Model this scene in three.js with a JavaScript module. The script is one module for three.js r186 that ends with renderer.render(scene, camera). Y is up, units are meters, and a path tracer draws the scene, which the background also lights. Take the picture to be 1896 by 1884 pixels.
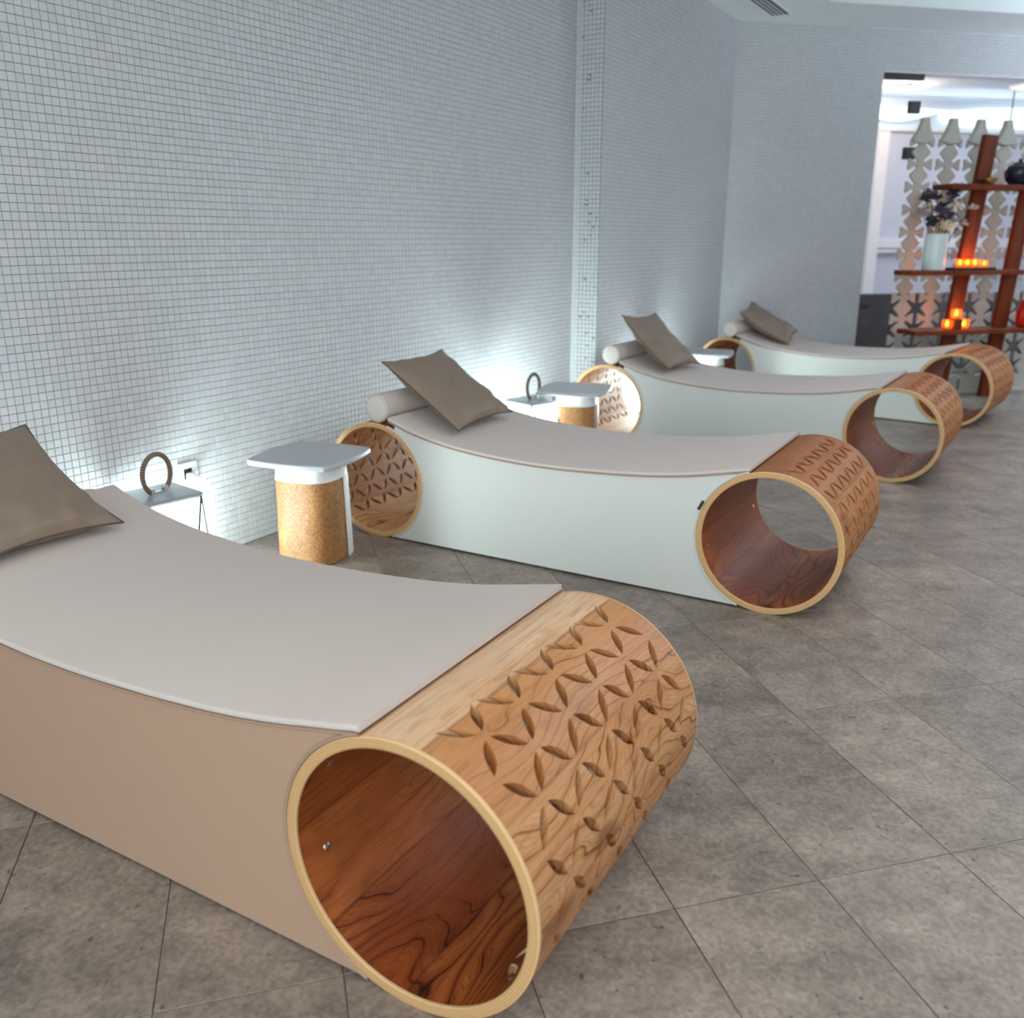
import * as THREE from 'three';
import { mergeGeometries, toCreasedNormals } from 'three/addons/utils/BufferGeometryUtils.js';
import { RoundedBoxGeometry } from 'three/addons/geometries/RoundedBoxGeometry.js';
import { RectAreaLightUniformsLib } from 'three/addons/lights/RectAreaLightUniformsLib.js';

// ---------------------------------------------------------------- camera, exposure, large lights
RectAreaLightUniformsLib.init();
const scene = new THREE.Scene();
scene.background = new THREE.Color(0x000000);
const renderer = new THREE.WebGLRenderer({ antialias: true });
renderer.toneMapping = THREE.LinearToneMapping;
renderer.toneMappingExposure = 1.0;
renderer.shadowMap.enabled = true;

const CAM_H = 1.173, PITCH = 0.2922;
const camera = new THREE.PerspectiveCamera(59.1, 1896 / 1884, 0.05, 60);
camera.position.set(0, CAM_H, 0);
camera.rotation.set(-PITCH, 0, 0);
camera.focus = 2.15;
camera.userData.fStop = 3.2;
scene.add(camera);

const SRGB = (hex) => new THREE.Color(hex);
const LAMP_I = 0.95, LAMP_COLOR = [0.80, 1.0, 1.0];
// added ceiling fill lights, out of view: [s across the room from the mosaic wall, t along it, width, length, radiance, colour]
const FILL_CEILING_LIGHTS = [
  [2.3, 3.3, 1.2, 0.3, 7, [1.0, 0.74, 0.52]],
  [4.2, 1.6, 1.2, 0.3, 14, [1.0, 0.76, 0.55]],
  [5.6, 3.4, 1.2, 0.3, 14, [1.0, 0.88, 0.78]],
  [3.2, 5.0, 1.2, 0.3, 13, [0.98, 0.95, 0.98]],
  [3.2, 7.6, 1.2, 0.3, 17, [0.86, 0.90, 1.0]],
  [5.6, 6.6, 1.2, 0.3, 18, [0.82, 0.90, 1.0]],
];
// added glowing windows, out of view, that fill light from behind: [s, width, radiance]
const FILL_WINDOWS = [[1.6, 1.7, 5.8], [3.7, 1.7, 5.8], [5.8, 1.7, 5.8]], FILL_COLOR = [0.86, 0.97, 1.0];

// ---------------------------------------------------------------- helpers
const V2 = THREE.Vector2, V3 = THREE.Vector3;
const used = {};
function numbered(n) { const k = used[n] = (used[n] ?? -1) + 1; return k ? `${n}_${String(k).padStart(3, '0')}` : n; }
function rng(seed) { let a = seed >>> 0; return () => { a = (a + 0x6D2B79F5) >>> 0; let t = a; t = Math.imul(t ^ (t >>> 15), t | 1); t ^= t + Math.imul(t ^ (t >>> 7), t | 61); return ((t ^ (t >>> 14)) >>> 0) / 4294967296; }; }
function shadow(m) { m.castShadow = true; m.receiveShadow = true; return m; }
function mesh(name, g, m, parent) { const o = shadow(new THREE.Mesh(g, m)); o.name = parent ? name : numbered(name); (parent || scene).add(o); return o; }
function thing(name, label, category, pos, turn = 0, group) {
  const o = new THREE.Group(); o.name = numbered(name); o.position.set(...pos); o.rotation.y = turn;
  o.userData = { label, category }; if (group) o.userData.group = group; scene.add(o); return o;
}
function tag(o, label, category, group) { o.userData = { label, category }; if (group) o.userData.group = group; return o; }
function struct(name, g, m) { const o = mesh(name, g, m); o.userData.kind = 'structure'; return o; }
// number the parts of a thing so that every name is its own
function numberParts(o) { const seen = {}; for (const c of o.children) { if (c.isLight) continue; const n = c.name; const k = seen[n] = (seen[n] ?? -1) + 1; if (k) c.name = `${n}_${String(k).padStart(3, '0')}`; numberParts(c); } }
const P = (x, f, y = 0) => new V3(x, y, -f);           // plan position (x right, f forward)
function cloneThing(o, label) { const c = o.clone(true); c.name = numbered(o.name.replace(/_\d{3}$/, '')); if (label) c.userData = { ...c.userData, label }; scene.add(c); return c; }
function box(w, h, d, x = 0, y = 0, z = 0) { const g = new THREE.BoxGeometry(w, h, d); g.translate(x, y, z); return g; }
function rbox(w, h, d, r, x = 0, y = 0, z = 0, seg = 2) { const g = new RoundedBoxGeometry(w, h, d, seg, r); g.translate(x, y, z); return g; }
const plain = (g) => { const n = g.index ? g.toNonIndexed() : g; for (const k of Object.keys(n.attributes)) if (!['position', 'normal', 'uv'].includes(k)) n.deleteAttribute(k); return n; };
const merge = (a) => mergeGeometries(a.map(plain));
function extrude(shape, depth, bevel = 0, curve = 12, seg = 2) {
  const g = new THREE.ExtrudeGeometry(shape, { depth: depth - 2 * bevel, bevelEnabled: bevel > 0, bevelSize: bevel, bevelThickness: bevel, bevelOffset: -bevel, bevelSegments: seg, curveSegments: curve });
  g.translate(0, 0, bevel); return g;
}

// ---------------------------------------------------------------- textures
function hash2(x, y, s) { let h = Math.imul(x, 374761393) ^ Math.imul(y, 668265263) ^ Math.imul(s, 1274126177); h = Math.imul(h ^ (h >>> 13), 1274126177); return ((h ^ (h >>> 16)) >>> 0) / 4294967296; }
function vnoise(x, y, px, py, s) { // periodic value noise
  const xi = Math.floor(x), yi = Math.floor(y), fx = x - xi, fy = y - yi, u = fx * fx * (3 - 2 * fx), v = fy * fy * (3 - 2 * fy);
  const m = (a, p) => ((a % p) + p) % p, x0 = m(xi, px), x1 = m(xi + 1, px), y0 = m(yi, py), y1 = m(yi + 1, py);
  const a = hash2(x0, y0, s), b = hash2(x1, y0, s), c = hash2(x0, y1, s), d = hash2(x1, y1, s);
  return a + (b - a) * u + (c - a) * v + (a - b - c + d) * u * v;
}
function fbm(u, v, fx, fy, oct, s) { let t = 0, a = 0.5, n = 0; for (let i = 0; i < oct; i++) { t += a * vnoise(u * fx, v * fy, fx, fy, s + i); n += a; a *= 0.5; fx *= 2; fy *= 2; } return t / n; }
function dataTex(w, h, fn, srgb = true) {
  const d = new Uint8Array(w * h * 4);
  for (let y = 0; y < h; y++) for (let x = 0; x < w; x++) { const c = fn((x + 0.5) / w, (y + 0.5) / h), i = 4 * (y * w + x); d[i] = c[0]; d[i + 1] = c[1]; d[i + 2] = c[2]; d[i + 3] = 255; }
  const t = new THREE.DataTexture(d, w, h); t.wrapS = t.wrapT = THREE.RepeatWrapping; t.magFilter = THREE.LinearFilter; t.minFilter = THREE.LinearMipmapLinearFilter; t.generateMipmaps = true;
  if (srgb) t.colorSpace = THREE.SRGBColorSpace; t.needsUpdate = true; return t;
}
const lerp = (a, b, t) => a + (b - a) * t, clamp = (x, a = 0, b = 1) => Math.min(b, Math.max(a, x));
const mix = (a, b, t) => [lerp(a[0], b[0], t), lerp(a[1], b[1], t), lerp(a[2], b[2], t)];
const sm = (a, b, x) => { const t = clamp((x - a) / (b - a)); return t * t * (3 - 2 * t); };

// veneer: u runs along the grain; boards of differing tone, thin growth lines bent into cathedrals by slow noise
function woodTex(seed, light, mid, dark, boards, streak) {
  return dataTex(768, 1536, (u, v) => {
    const j = v + 0.012 * (fbm(u, v, 2, 5, 2, seed + 5) - 0.5), vb = j * boards, bi = ((Math.floor(vb) % boards) + boards) % boards, tone = hash2(bi, 3, seed), off = hash2(bi, 9, seed) * 7;
    const fr = vb - Math.floor(vb), edge = Math.min(fr, 1 - fr);
    const slow = fbm(u + off, v, 2, 10, 2, seed), mid2 = fbm(u + off, v, 4, 30, 3, seed + 7);
    const q = v * 34 + off + 7.5 * slow + 1.6 * mid2;
    const t = Math.abs(q - Math.floor(q) - 0.5) * 2, q2 = q * 4.3, t2 = Math.abs(q2 - Math.floor(q2) - 0.5) * 2;
    const mask = sm(0.44, 0.66, fbm(u + off, v, 2, 9, 3, seed + 31)), fine = fbm(u, v, 5, 260, 2, seed + 11), band = fbm(u + off, v, 1, 14, 3, seed + 21), pore = fbm(u, v, 14, 380, 2, seed + 51);
    let c = mix(light, mid, clamp(0.75 * tone + 1.5 * (band - 0.45)));
    c = mix(c, mid, 0.45 * sm(0.2, 0.9, t) * (0.35 + 0.65 * mask));
    c = mix(c, dark, streak * mask * sm(0.88, 1.0, t) * (0.4 + 0.9 * fine));
    c = mix(c, dark, 0.38 * streak * mask * sm(0.72, 1.0, t2) * fine * 1.4);
    c = mix(c, dark, 0.5 * streak * sm(0.66, 0.8, fbm(u + off, v, 3, 16, 4, seed + 41)) * sm(0.3, 0.8, mid2));
    c = mix(c, dark, 0.25 * sm(0.03, 0.0, edge) + 0.16 * sm(0.60, 0.75, pore));
    const k = 0.94 + 0.12 * fine; return [c[0] * k, c[1] * k, c[2] * k].map((x) => clamp(x, 0, 255));
  });
}
const TEX = {
  oak: woodTex(11, [224, 190, 156], [184, 124, 72], [100, 54, 22], 9, 1.0),
  oakFar: woodTex(57, [190, 130, 78], [160, 96, 46], [100, 52, 22], 9, 0.7),
  teak: woodTex(83, [178, 106, 56], [126, 54, 20], [52, 18, 7], 8, 1.0),
  shelfWood: woodTex(131, [124, 54, 20], [92, 34, 11], [40, 13, 4], 4, 0.9),
  stone: dataTex(1024, 1024, (u, v) => {
    const a = fbm(u, v, 4, 4, 5, 3), b = fbm(u, v, 24, 24, 4, 17), c = fbm(u, v, 160, 160, 2, 29), d = fbm(u, v, 90, 90, 2, 43), st = fbm(u, v, 3, 14, 3, 61);
    let t = 135 + 34 * (a - 0.5) + 34 * (b - 0.5) + 40 * (c - 0.5) + 34 * (st - 0.5);
    t -= 40 * sm(0.83, 0.92, d) + 9 * sm(0.70, 0.8, fbm(u, v, 40, 40, 2, 71)) ;
    return [t * 1.05, t * 0.965, t * 0.90].map((x) => clamp(x, 0, 255));
  }),
  stoneRough: dataTex(512, 512, (u, v) => { const t = 150 + 70 * (fbm(u, v, 8, 8, 4, 5) - 0.5) + 50 * (fbm(u, v, 100, 100, 2, 9) - 0.5); return [t, t, t]; }, false),
  cork: dataTex(512, 512, (u, v) => {
    const a = fbm(u, v, 60, 60, 3, 5), b = fbm(u, v, 140, 140, 2, 15), w = fbm(u, v, 6, 3, 3, 25);
    let c = mix([150, 100, 58], [188, 138, 84], clamp(1.7 * (a - 0.25))); c = mix(c, [104, 66, 36], 0.7 * sm(0.60, 0.8, b)); c = mix(c, [206, 164, 112], 0.5 * sm(0.66, 0.8, fbm(u, v, 80, 80, 2, 35)));
    const k = 0.9 + 0.2 * w; return c.map((x) => clamp(x * k, 0, 255));
  }),
  weave: dataTex(512, 512, (u, v) => { const t = 128 + 50 * Math.sin(u * 6.283 * 128) * Math.sin(v * 6.283 * 128) + 70 * (fbm(u, v, 60, 60, 3, 8) - 0.5); return [t, t, t]; }, false),
  leather: dataTex(512, 512, (u, v) => { const t = 128 + 160 * (fbm(u, v, 70, 70, 3, 18) - 0.5); return [t, t, t]; }, false),
  ply: dataTex(4, 64, (u, v) => { const k = Math.floor(v * 9) % 2, c = k ? [180, 132, 82] : [216, 180, 132]; return c; }),
  rope: dataTex(128, 32, (u, v) => { const s = 0.5 + 0.5 * Math.sin(6.283 * (u * 44 + v)); return mix([70, 56, 48], [176, 150, 130], s); }),
};
function rep(t, x, y) { const c = t.clone(); c.repeat.set(x, y); c.needsUpdate = true; return c; }

// ---------------------------------------------------------------- materials
const std = (o) => new THREE.MeshStandardMaterial(o), phy = (o) => new THREE.MeshPhysicalMaterial(o);
const lin = (r, g, b) => new THREE.Color().setRGB(r, g, b);
const M = {
  grout: std({ color: lin(0.20, 0.225, 0.235), roughness: 0.9 }),
  groutLit: std({ color: lin(0.42, 0.45, 0.44), roughness: 0.9 }),  // column return only: the stronger light on it is put into the grout colour
  mosaic: phy({ color: 0xffffff, roughness: 0.5, specularIntensity: 0.6 }),
  plaster: std({ color: lin(0.80, 0.86, 0.88), roughness: 0.9 }),
  farWall: std({ color: lin(0.66, 0.70, 0.82), roughness: 0.8 }),
  roomWall: std({ color: lin(0.55, 0.55, 0.54), roughness: 0.85 }),
  whitePaint: std({ color: lin(0.85, 0.85, 0.87), roughness: 0.45 }),
  floorBed: std({ color: lin(0.24, 0.22, 0.20), roughness: 0.9 }),
  darkPanel: phy({ color: lin(0.045, 0.038, 0.05), roughness: 0.25 }),
  brightTrim: std({ color: lin(0.93, 0.93, 0.95), roughness: 0.5 }),
  blackMetal: std({ color: lin(0.02, 0.018, 0.018), roughness: 0.45, metalness: 0.3 }),
  glass: phy({ color: 0xffffff, roughness: 0.02, transmission: 1, thickness: 0, ior: 1.5, transparent: false }),
  fabric: phy({ color: lin(0.60, 0.53, 0.50), roughness: 0.85, bumpMap: rep(TEX.weave, 3.2, 3.2), bumpScale: 0.0005, sheen: 0.25, sheenRoughness: 0.6, sheenColor: lin(0.8, 0.75, 0.7) }),
  fabricSide: phy({ color: lin(0.62, 0.64, 0.63), roughness: 0.85, bumpMap: rep(TEX.weave, 3.2, 3.2), bumpScale: 0.0005, sheen: 0.25, sheenRoughness: 0.6, sheenColor: lin(0.8, 0.75, 0.7) }),
  fabricTanWarmLit: phy({ color: lin(0.42, 0.275, 0.195), roughness: 0.85, bumpMap: rep(TEX.weave, 3.2, 3.2), bumpScale: 0.0005, sheen: 0.25, sheenRoughness: 0.6, sheenColor: lin(0.8, 0.7, 0.6) }),  // tan piping; on the nearest body, warm dim light put into the colour
  fabricCapLit: phy({ color: lin(0.66, 0.62, 0.58), roughness: 0.85, bumpMap: rep(TEX.weave, 3, 3), bumpScale: 0.0004 }),  // same cloth as the cover; light on the ends is painted in as paler
  leather: phy({ color: lin(0.235, 0.175, 0.13), roughness: 0.5, bumpMap: rep(TEX.leather, 2, 2), bumpScale: 0.0008, sheen: 0.2, sheenRoughness: 0.5, sheenColor: lin(0.5, 0.4, 0.3) }),
  leatherSeam: std({ color: lin(0.10, 0.07, 0.05), roughness: 0.6 }),
  oak: phy({ map: TEX.oak, roughness: 0.42, clearcoat: 0.15, clearcoatRoughness: 0.35 }),
  oakFar: phy({ map: TEX.oakFar, roughness: 0.52, specularIntensity: 0.7 }),
  oakIn: phy({ map: TEX.oak, color: lin(0.86, 0.80, 0.70), roughness: 0.45 }),
  teak: phy({ map: TEX.teak, color: lin(0.86, 0.78, 0.72), roughness: 0.5, specularIntensity: 0.7, clearcoat: 0.06, clearcoatRoughness: 0.3 }),
  ply: std({ map: TEX.ply, roughness: 0.5 }),
  steel: std({ color: lin(0.6, 0.58, 0.55), roughness: 0.3, metalness: 1 }),
  cork: phy({ map: TEX.cork, roughness: 0.55, bumpMap: TEX.cork, bumpScale: 0.0006, clearcoat: 0.1, clearcoatRoughness: 0.5 }),
  lacquer: phy({ color: lin(0.80, 0.82, 0.83), roughness: 0.35 }),
  tableTopDim: phy({ color: lin(0.44, 0.455, 0.485), roughness: 0.4 }),  // white lacquer greyed: the weak light on the top is in the colour
  lampTop: phy({ color: lin(0.36, 0.40, 0.44), roughness: 0.3 }),
  lampFrame: std({ color: lin(0.02, 0.025, 0.028), roughness: 0.4 }),
  lampShade: std({ color: lin(0.9, 0.9, 0.86), roughness: 0.6, emissive: lin(0.82, 1.0, 0.98), emissiveIntensity: 10 }),
  rope: std({ map: TEX.rope, roughness: 0.8 }),
  plastic: phy({ color: lin(0.80, 0.82, 0.83), roughness: 0.35 }),
  black: std({ color: lin(0.015, 0.015, 0.018), roughness: 0.6 }),
  screen: phy({ color: lin(0.47, 0.455, 0.41), roughness: 0.6 }),
  shelf: phy({ map: TEX.shelfWood, roughness: 0.55, specularIntensity: 0.5 }),
  vase: phy({ color: lin(0.62, 0.72, 0.73), roughness: 0.3 }),
  darkGlaze: phy({ color: lin(0.012, 0.014, 0.03), roughness: 0.22 }),
  gold: std({ color: lin(0.42, 0.27, 0.09), roughness: 0.35, metalness: 0.9 }),
  amber: phy({ color: lin(1.0, 0.60, 0.22), roughness: 0.1, transmission: 0.9, thickness: 0, ior: 1.45 }),
  redGlass: phy({ color: lin(0.45, 0.02, 0.01), roughness: 0.15 }),
  wax: std({ color: lin(0.85, 0.7, 0.5), roughness: 0.6 }),
  flame: std({ color: lin(1, 0.6, 0.2), emissive: lin(1.0, 0.74, 0.38), emissiveIntensity: 14 }),
  cove: std({ color: lin(0.8, 0.9, 0.9), emissive: lin(0.80, 1.0, 0.97), emissiveIntensity: 1.1 }),
  led: std({ color: 0xffffff, emissive: lin(1, 1, 1), emissiveIntensity: 1 }),
  leafDark: std({ color: lin(0.035, 0.035, 0.04), roughness: 0.7 }),
  petalDark: std({ color: lin(0.07, 0.05, 0.075), roughness: 0.6 }),
  petalCream: std({ color: lin(0.80, 0.66, 0.52), roughness: 0.7 }),
  petalGrey: std({ color: lin(0.36, 0.32, 0.34), roughness: 0.7 }),
};
const stones = [[0.96, 0.96, 0.96], [1.0, 1.0, 1.0], [1.03, 1.03, 1.02], [0.98, 0.97, 0.98]].map((c, i) => {
  const t = rep(TEX.stone, 0.8, 0.8), r = rep(TEX.stoneRough, 1.1, 1.1), b = rep(TEX.stone, 0.8, 0.8); t.offset.set(0.13 * i, 0.37 * i); b.offset.copy(t.offset);
  return phy({ color: lin(...c), map: t, roughnessMap: r, roughness: 0.74, bumpMap: b, bumpScale: 0.0012 });
});

// ---------------------------------------------------------------- plan of the room (x right, f forward, metres)
const deg = Math.PI / 180;
const D1 = new V2(0.5225, 0.8526), N1 = new V2(0.8526, -0.5225);        // mosaic wall: along it, and into the room
const P1 = new V2(0.369, 5.770), RET = 0.186, P2 = P1.clone().addScaledVector(N1, RET), P3 = new V2(1.729, 7.633);
const B = new V2(Math.sin(77 * deg), Math.cos(77 * deg)), NB = new V2(B.y, -B.x);
const CEIL = 2.774, OPEN_S = 1.3005, OPEN_H = 2.4735, BACK_L = 6.5;
const W0 = P1.clone().addScaledVector(D1, -8), W5 = W0.clone().addScaledVector(N1, 9), W4 = P3.clone().addScaledVector(B, BACK_L);
const angleOf = (d) => Math.atan2(d.y, d.x);
const inRoom = (s, t) => W0.clone().addScaledVector(N1, s).addScaledVector(D1, t);

// camera frustum test used to decide which tiles the photograph can show
const cosP = Math.cos(PITCH), sinP = Math.sin(PITCH);
function px(x, y, f) { const dy = y - CAM_H, zc = f * cosP - dy * sinP, yc = f * sinP + dy * cosP; return zc < 0.05 ? null : [948 + 1661 * x / zc, 942 - 1661 * yc / zc, zc]; }
const seen = (x, y, f, m = 40) => { const p = px(x, y, f); return p && p[0] > -m && p[0] < 1896 + m && p[1] > -m && p[1] < 1884 + m ? p : null; };

// ---------------------------------------------------------------- floor
{
  const bed = new THREE.Shape([W0, P1, P2, P3, W4, W5].map((p) => new V2(p.x, p.y)));
  const g = extrude(bed, 0.2); g.rotateX(-Math.PI / 2); g.translate(0, -0.205, 0);
  const floor = struct('floor', g, M.floorBed);
  const yaw = 75 * deg, b = new V2(Math.sin(yaw), Math.cos(yaw)), a = new V2(-Math.cos(yaw), Math.sin(yaw)), TW = 0.299, TL = 0.575;
  const clip = (poly, n, o) => { const out = []; for (let i = 0; i < poly.length; i++) { const p = poly[i], q = poly[(i + 1) % poly.length], dp = n.dot(p) - o, dq = n.dot(q) - o; if (dp >= 0) out.push(p); if ((dp >= 0) !== (dq >= 0)) out.push(p.clone().lerp(q, dp / (dp - dq))); } return out; };
  const r = rng(5), tiles = [];
  for (let i = -30; i < 40; i++) for (let j = -8; j < 24; j++) {
    const b0 = 0.042 + i * TW, a0 = 1.239 + j * TL, e = 0.0008;
    let poly = [[b0 + e, a0 + e], [b0 + TW - e, a0 + e], [b0 + TW - e, a0 + TL - e], [b0 + e, a0 + TL - e]].map(([p, q]) => b.clone().multiplyScalar(p).addScaledVector(a, q));
    const vis = poly.some((p) => seen(p.x, 0, p.y, 900)) || seen((poly[0].x + poly[2].x) / 2, 0, (poly[0].y + poly[2].y) / 2, 900);
    const k = r();
    if (!vis) continue;
    poly = clip(poly, N1, N1.dot(P1) + 0.002); if (poly.length > 2) poly = clip(poly, NB, NB.dot(P3) + 0.002);
    if (poly.length > 2) { const WR = W5.clone().sub(W4).normalize(), NR = new V2(WR.y, -WR.x); poly = clip(poly, NR, NR.dot(W4) + 0.002); }
    if (poly.length > 2 && poly.every((p) => N1.dot(p) < N1.dot(P2) && D1.dot(p) > D1.dot(P1))) continue;
    if (poly.length < 3 || Math.abs(THREE.ShapeUtils.area(poly)) < 0.002) continue;
    const m = poly.reduce((s, p) => s.add(p), new V2()).multiplyScalar(1 / poly.length);
    tiles.push([m.length() + (poly.some((p) => seen(p.x, 0, p.y, 0)) ? 0 : 100), poly, Math.floor(k * 4)]);
  }
  tiles.sort((p, q) => p[0] - q[0]);
  const rest = [];
  tiles.forEach(([, poly, k], n) => {
    const g = extrude(new THREE.Shape(poly), 0.006, 0.0009, 1, 1); g.rotateX(-Math.PI / 2); g.translate(0, -0.006, 0);
    if (n < 300) mesh('floor_tile', g, stones[k], floor); else rest.push(g);
  });
  if (rest.length) mesh('distant_floor_tiles', merge(rest), stones[1], floor).userData.kind = 'stuff';
  numberParts(floor);
}

// ---------------------------------------------------------------- mosaic walls
const PITCH_T = 0.0255, TILE_T = 0.0237;
function tileGeometry() { // a glass chip with chamfered edges, face at z = 0
  const w = TILE_T / 2, c = 0.0011, v = [], idx = [];
  const a = [[-w + c, -w + c, 0], [w - c, -w + c, 0], [w - c, w - c, 0], [-w + c, w - c, 0]], o = [[-w, -w, -c], [w, -w, -c], [w, w, -c], [-w, w, -c]], k = [[-w, -w, -0.0022], [w, -w, -0.0022], [w, w, -0.0022], [-w, w, -0.0022]];
  const quad = (p, q, r, s) => { v.push(...p, ...q, ...r, ...p, ...r, ...s); };
  quad(...a); for (let i = 0; i < 4; i++) { const j = (i + 1) % 4; quad(o[i], o[j], a[j], a[i]); quad(k[i], k[j], o[j], o[i]); }
  const g = new THREE.BufferGeometry(); g.setAttribute('position', new THREE.Float32BufferAttribute(v, 3)); g.computeVertexNormals();
  g.setAttribute('uv', new THREE.Float32BufferAttribute(new Float32Array(v.length / 3 * 2), 2)); return g;
}
const TILE_G = tileGeometry();
const mosaicTint = (r) => { const k = 1.03 + 0.09 * r(), h = r(); return h < 0.12 ? lin(0.525 * k, 0.55 * k, 0.545 * k) : h < 0.24 ? lin(0.54 * k, 0.54 * k, 0.585 * k) : lin(0.525 * k, 0.545 * k, 0.575 * k); };
// wall: origin o (plan), direction d, zones [[s0, s1, y0, y1]], singles = how many chips are built one by one
function mosaicWall(name, o, d, zones, seed, singles = 0, x0 = null, x1 = null) {
  const turn = angleOf(d), slabs = zones.map(([s0, s1, y0, y1, w0 = s0, w1 = s1]) => box(w1 - w0, y1 - y0, 0.14, (w0 + w1) / 2, (y0 + y1) / 2, -0.0718));
  const wall = struct(name, merge(slabs), name === 'wall_return' ? M.groutLit : M.grout); wall.position.copy(P(o.x, o.y)); wall.rotation.y = turn;
  const r = rng(seed), spots = [];
  for (const [s0, s1, y0, y1] of zones) {
    const ns = Math.floor((s1 - s0) / PITCH_T + 1e-6), nyStart = Math.ceil(y0 / PITCH_T - 1e-6), nyEnd = Math.ceil(y1 / PITCH_T - 1e-6);
    for (let i = 0; i < ns; i++) for (let j = nyStart; j < nyEnd; j++) {
      const s = (name === 'wall_back' ? s0 + (i + 0.5) * PITCH_T : s1 - (i + 0.5) * PITCH_T), y = (j + 0.5) * PITCH_T, p = o.clone().addScaledVector(d, s), q = seen(p.x, y, p.y, 420);
      const t = [r(), r(), mosaicTint(r)];
      if (q) spots.push([q[2] + (q[0] < -2 || q[1] < -2 || q[0] > 1898 ? 100 : 0), s, y, t]);
    }
  }
  spots.sort((a, b) => a[0] - b[0]);
  const tints = []; for (let i = 0; i < 6; i++) { const m = M.mosaic.clone(); m.color = mosaicTint(rng(40 + i)); tints.push(m); }
  spots.slice(0, singles).forEach(([, s, y, t], i) => { const m = mesh('mosaic_tile', TILE_G, tints[i % 6], wall); m.position.set(s, y, 0.002 * 0.2 * t[0]); m.rotation.set((t[0] - 0.5) * 0.007, (t[1] - 0.5) * 0.007, 0); });
  const inst = shadow(new THREE.InstancedMesh(TILE_G, M.mosaic, Math.max(1, spots.length - singles))); inst.name = 'small_mosaic_tiles'; inst.userData.kind = 'stuff';
  const mt = new THREE.Matrix4(), e = new THREE.Euler(), qn = new THREE.Quaternion(), one = new V3(1, 1, 1);
  spots.slice(singles).forEach(([, s, y, t], i) => { e.set((t[0] - 0.5) * 0.007, (t[1] - 0.5) * 0.007, 0); mt.compose(new V3(s, y, 0.0004 * t[0]), qn.setFromEuler(e), one); inst.setMatrixAt(i, mt); inst.setColorAt(i, t[2]); });
  if (spots.length > singles) wall.add(inst);
  numberParts(wall); return wall;
}
mosaicWall('wall_left', W0, D1, [[0, 8, 0, CEIL, -0.14, 8]], 101, 300);
mosaicWall('wall_return', P1, N1, [[0, RET - 0.003, 0, CEIL, -0.1, RET - 0.003]], 102);
mosaicWall('wall_left_far', P2, D1, [[0, P3.distanceTo(P2), 0, CEIL, 0.0, P3.distanceTo(P2) + 0.1]], 103);
mosaicWall('wall_back', P3, B, [[0, OPEN_S, 0, CEIL], [OPEN_S, BACK_L, OPEN_H, CEIL]], 104);

// plain walls the photograph does not show, closing the room
{
  const plainWall = (name, a, b) => { const d = b.clone().sub(a), l = d.length(); const w = struct(name, box(l, CEIL, 0.14, l / 2, CEIL / 2, -0.07), M.roomWall); w.position.copy(P(a.x, a.y)); w.rotation.y = angleOf(d); return w; };
  plainWall('wall_right', W4, W5);
  // front wall with three added windows that brighten the room
  const L = W5.distanceTo(W0), y0 = 0.75, y1 = 2.55, cuts = FILL_WINDOWS.map(([s, w]) => [L - s - w / 2, L - s + w / 2]).sort((a, b) => a[0] - b[0]);
  const parts = [box(L, y0, 0.14, L / 2, y0 / 2, -0.07), box(L, CEIL - y1, 0.14, L / 2, (CEIL + y1) / 2, -0.07)]; let at = 0;
  for (const [a, b] of [...cuts, [L, L]]) { if (a > at) parts.push(box(a - at, y1 - y0, 0.14, (a + at) / 2, (y0 + y1) / 2, -0.07)); at = b; }
  const w = struct('wall_front', merge(parts), M.roomWall); w.position.copy(P(W5.x, W5.y)); w.rotation.y = angleOf(W0.clone().sub(W5));
  cuts.forEach(([a, b], i) => {  // added glowing panes with area lights, unseen, as frontal fill
    const k = FILL_WINDOWS[i][2], m = M.led.clone(); m.emissive = lin(...FILL_COLOR);
    const g = struct(`window_${i + 3}`, merge([box(b - a, 0.05, 0.10, 0, -(y1 - y0) / 2 + 0.025, -0.06), box(b - a, 0.05, 0.10, 0, (y1 - y0) / 2 - 0.025, -0.06), box(0.05, y1 - y0, 0.10, -(b - a) / 2 + 0.025, 0, -0.06), box(0.05, y1 - y0, 0.10, (b - a) / 2 - 0.025, 0, -0.06)]), M.whitePaint);
    g.position.copy(w.localToWorld(new V3((a + b) / 2, (y0 + y1) / 2, 0))); g.rotation.y = w.rotation.y; w.updateMatrixWorld(true); g.position.copy(w.localToWorld(new V3((a + b) / 2, (y0 + y1) / 2, 0)));
    const p = mesh('fill_pane', box(b - a - 0.10, y1 - y0 - 0.10, 0.012, 0, 0, -0.07), m, g);
    const l = new THREE.RectAreaLight(lin(...FILL_COLOR), k, b - a - 0.10, y1 - y0 - 0.10); l.position.set(0, 0, 0.01); l.rotation.y = Math.PI; g.add(l);
  });
}

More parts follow.
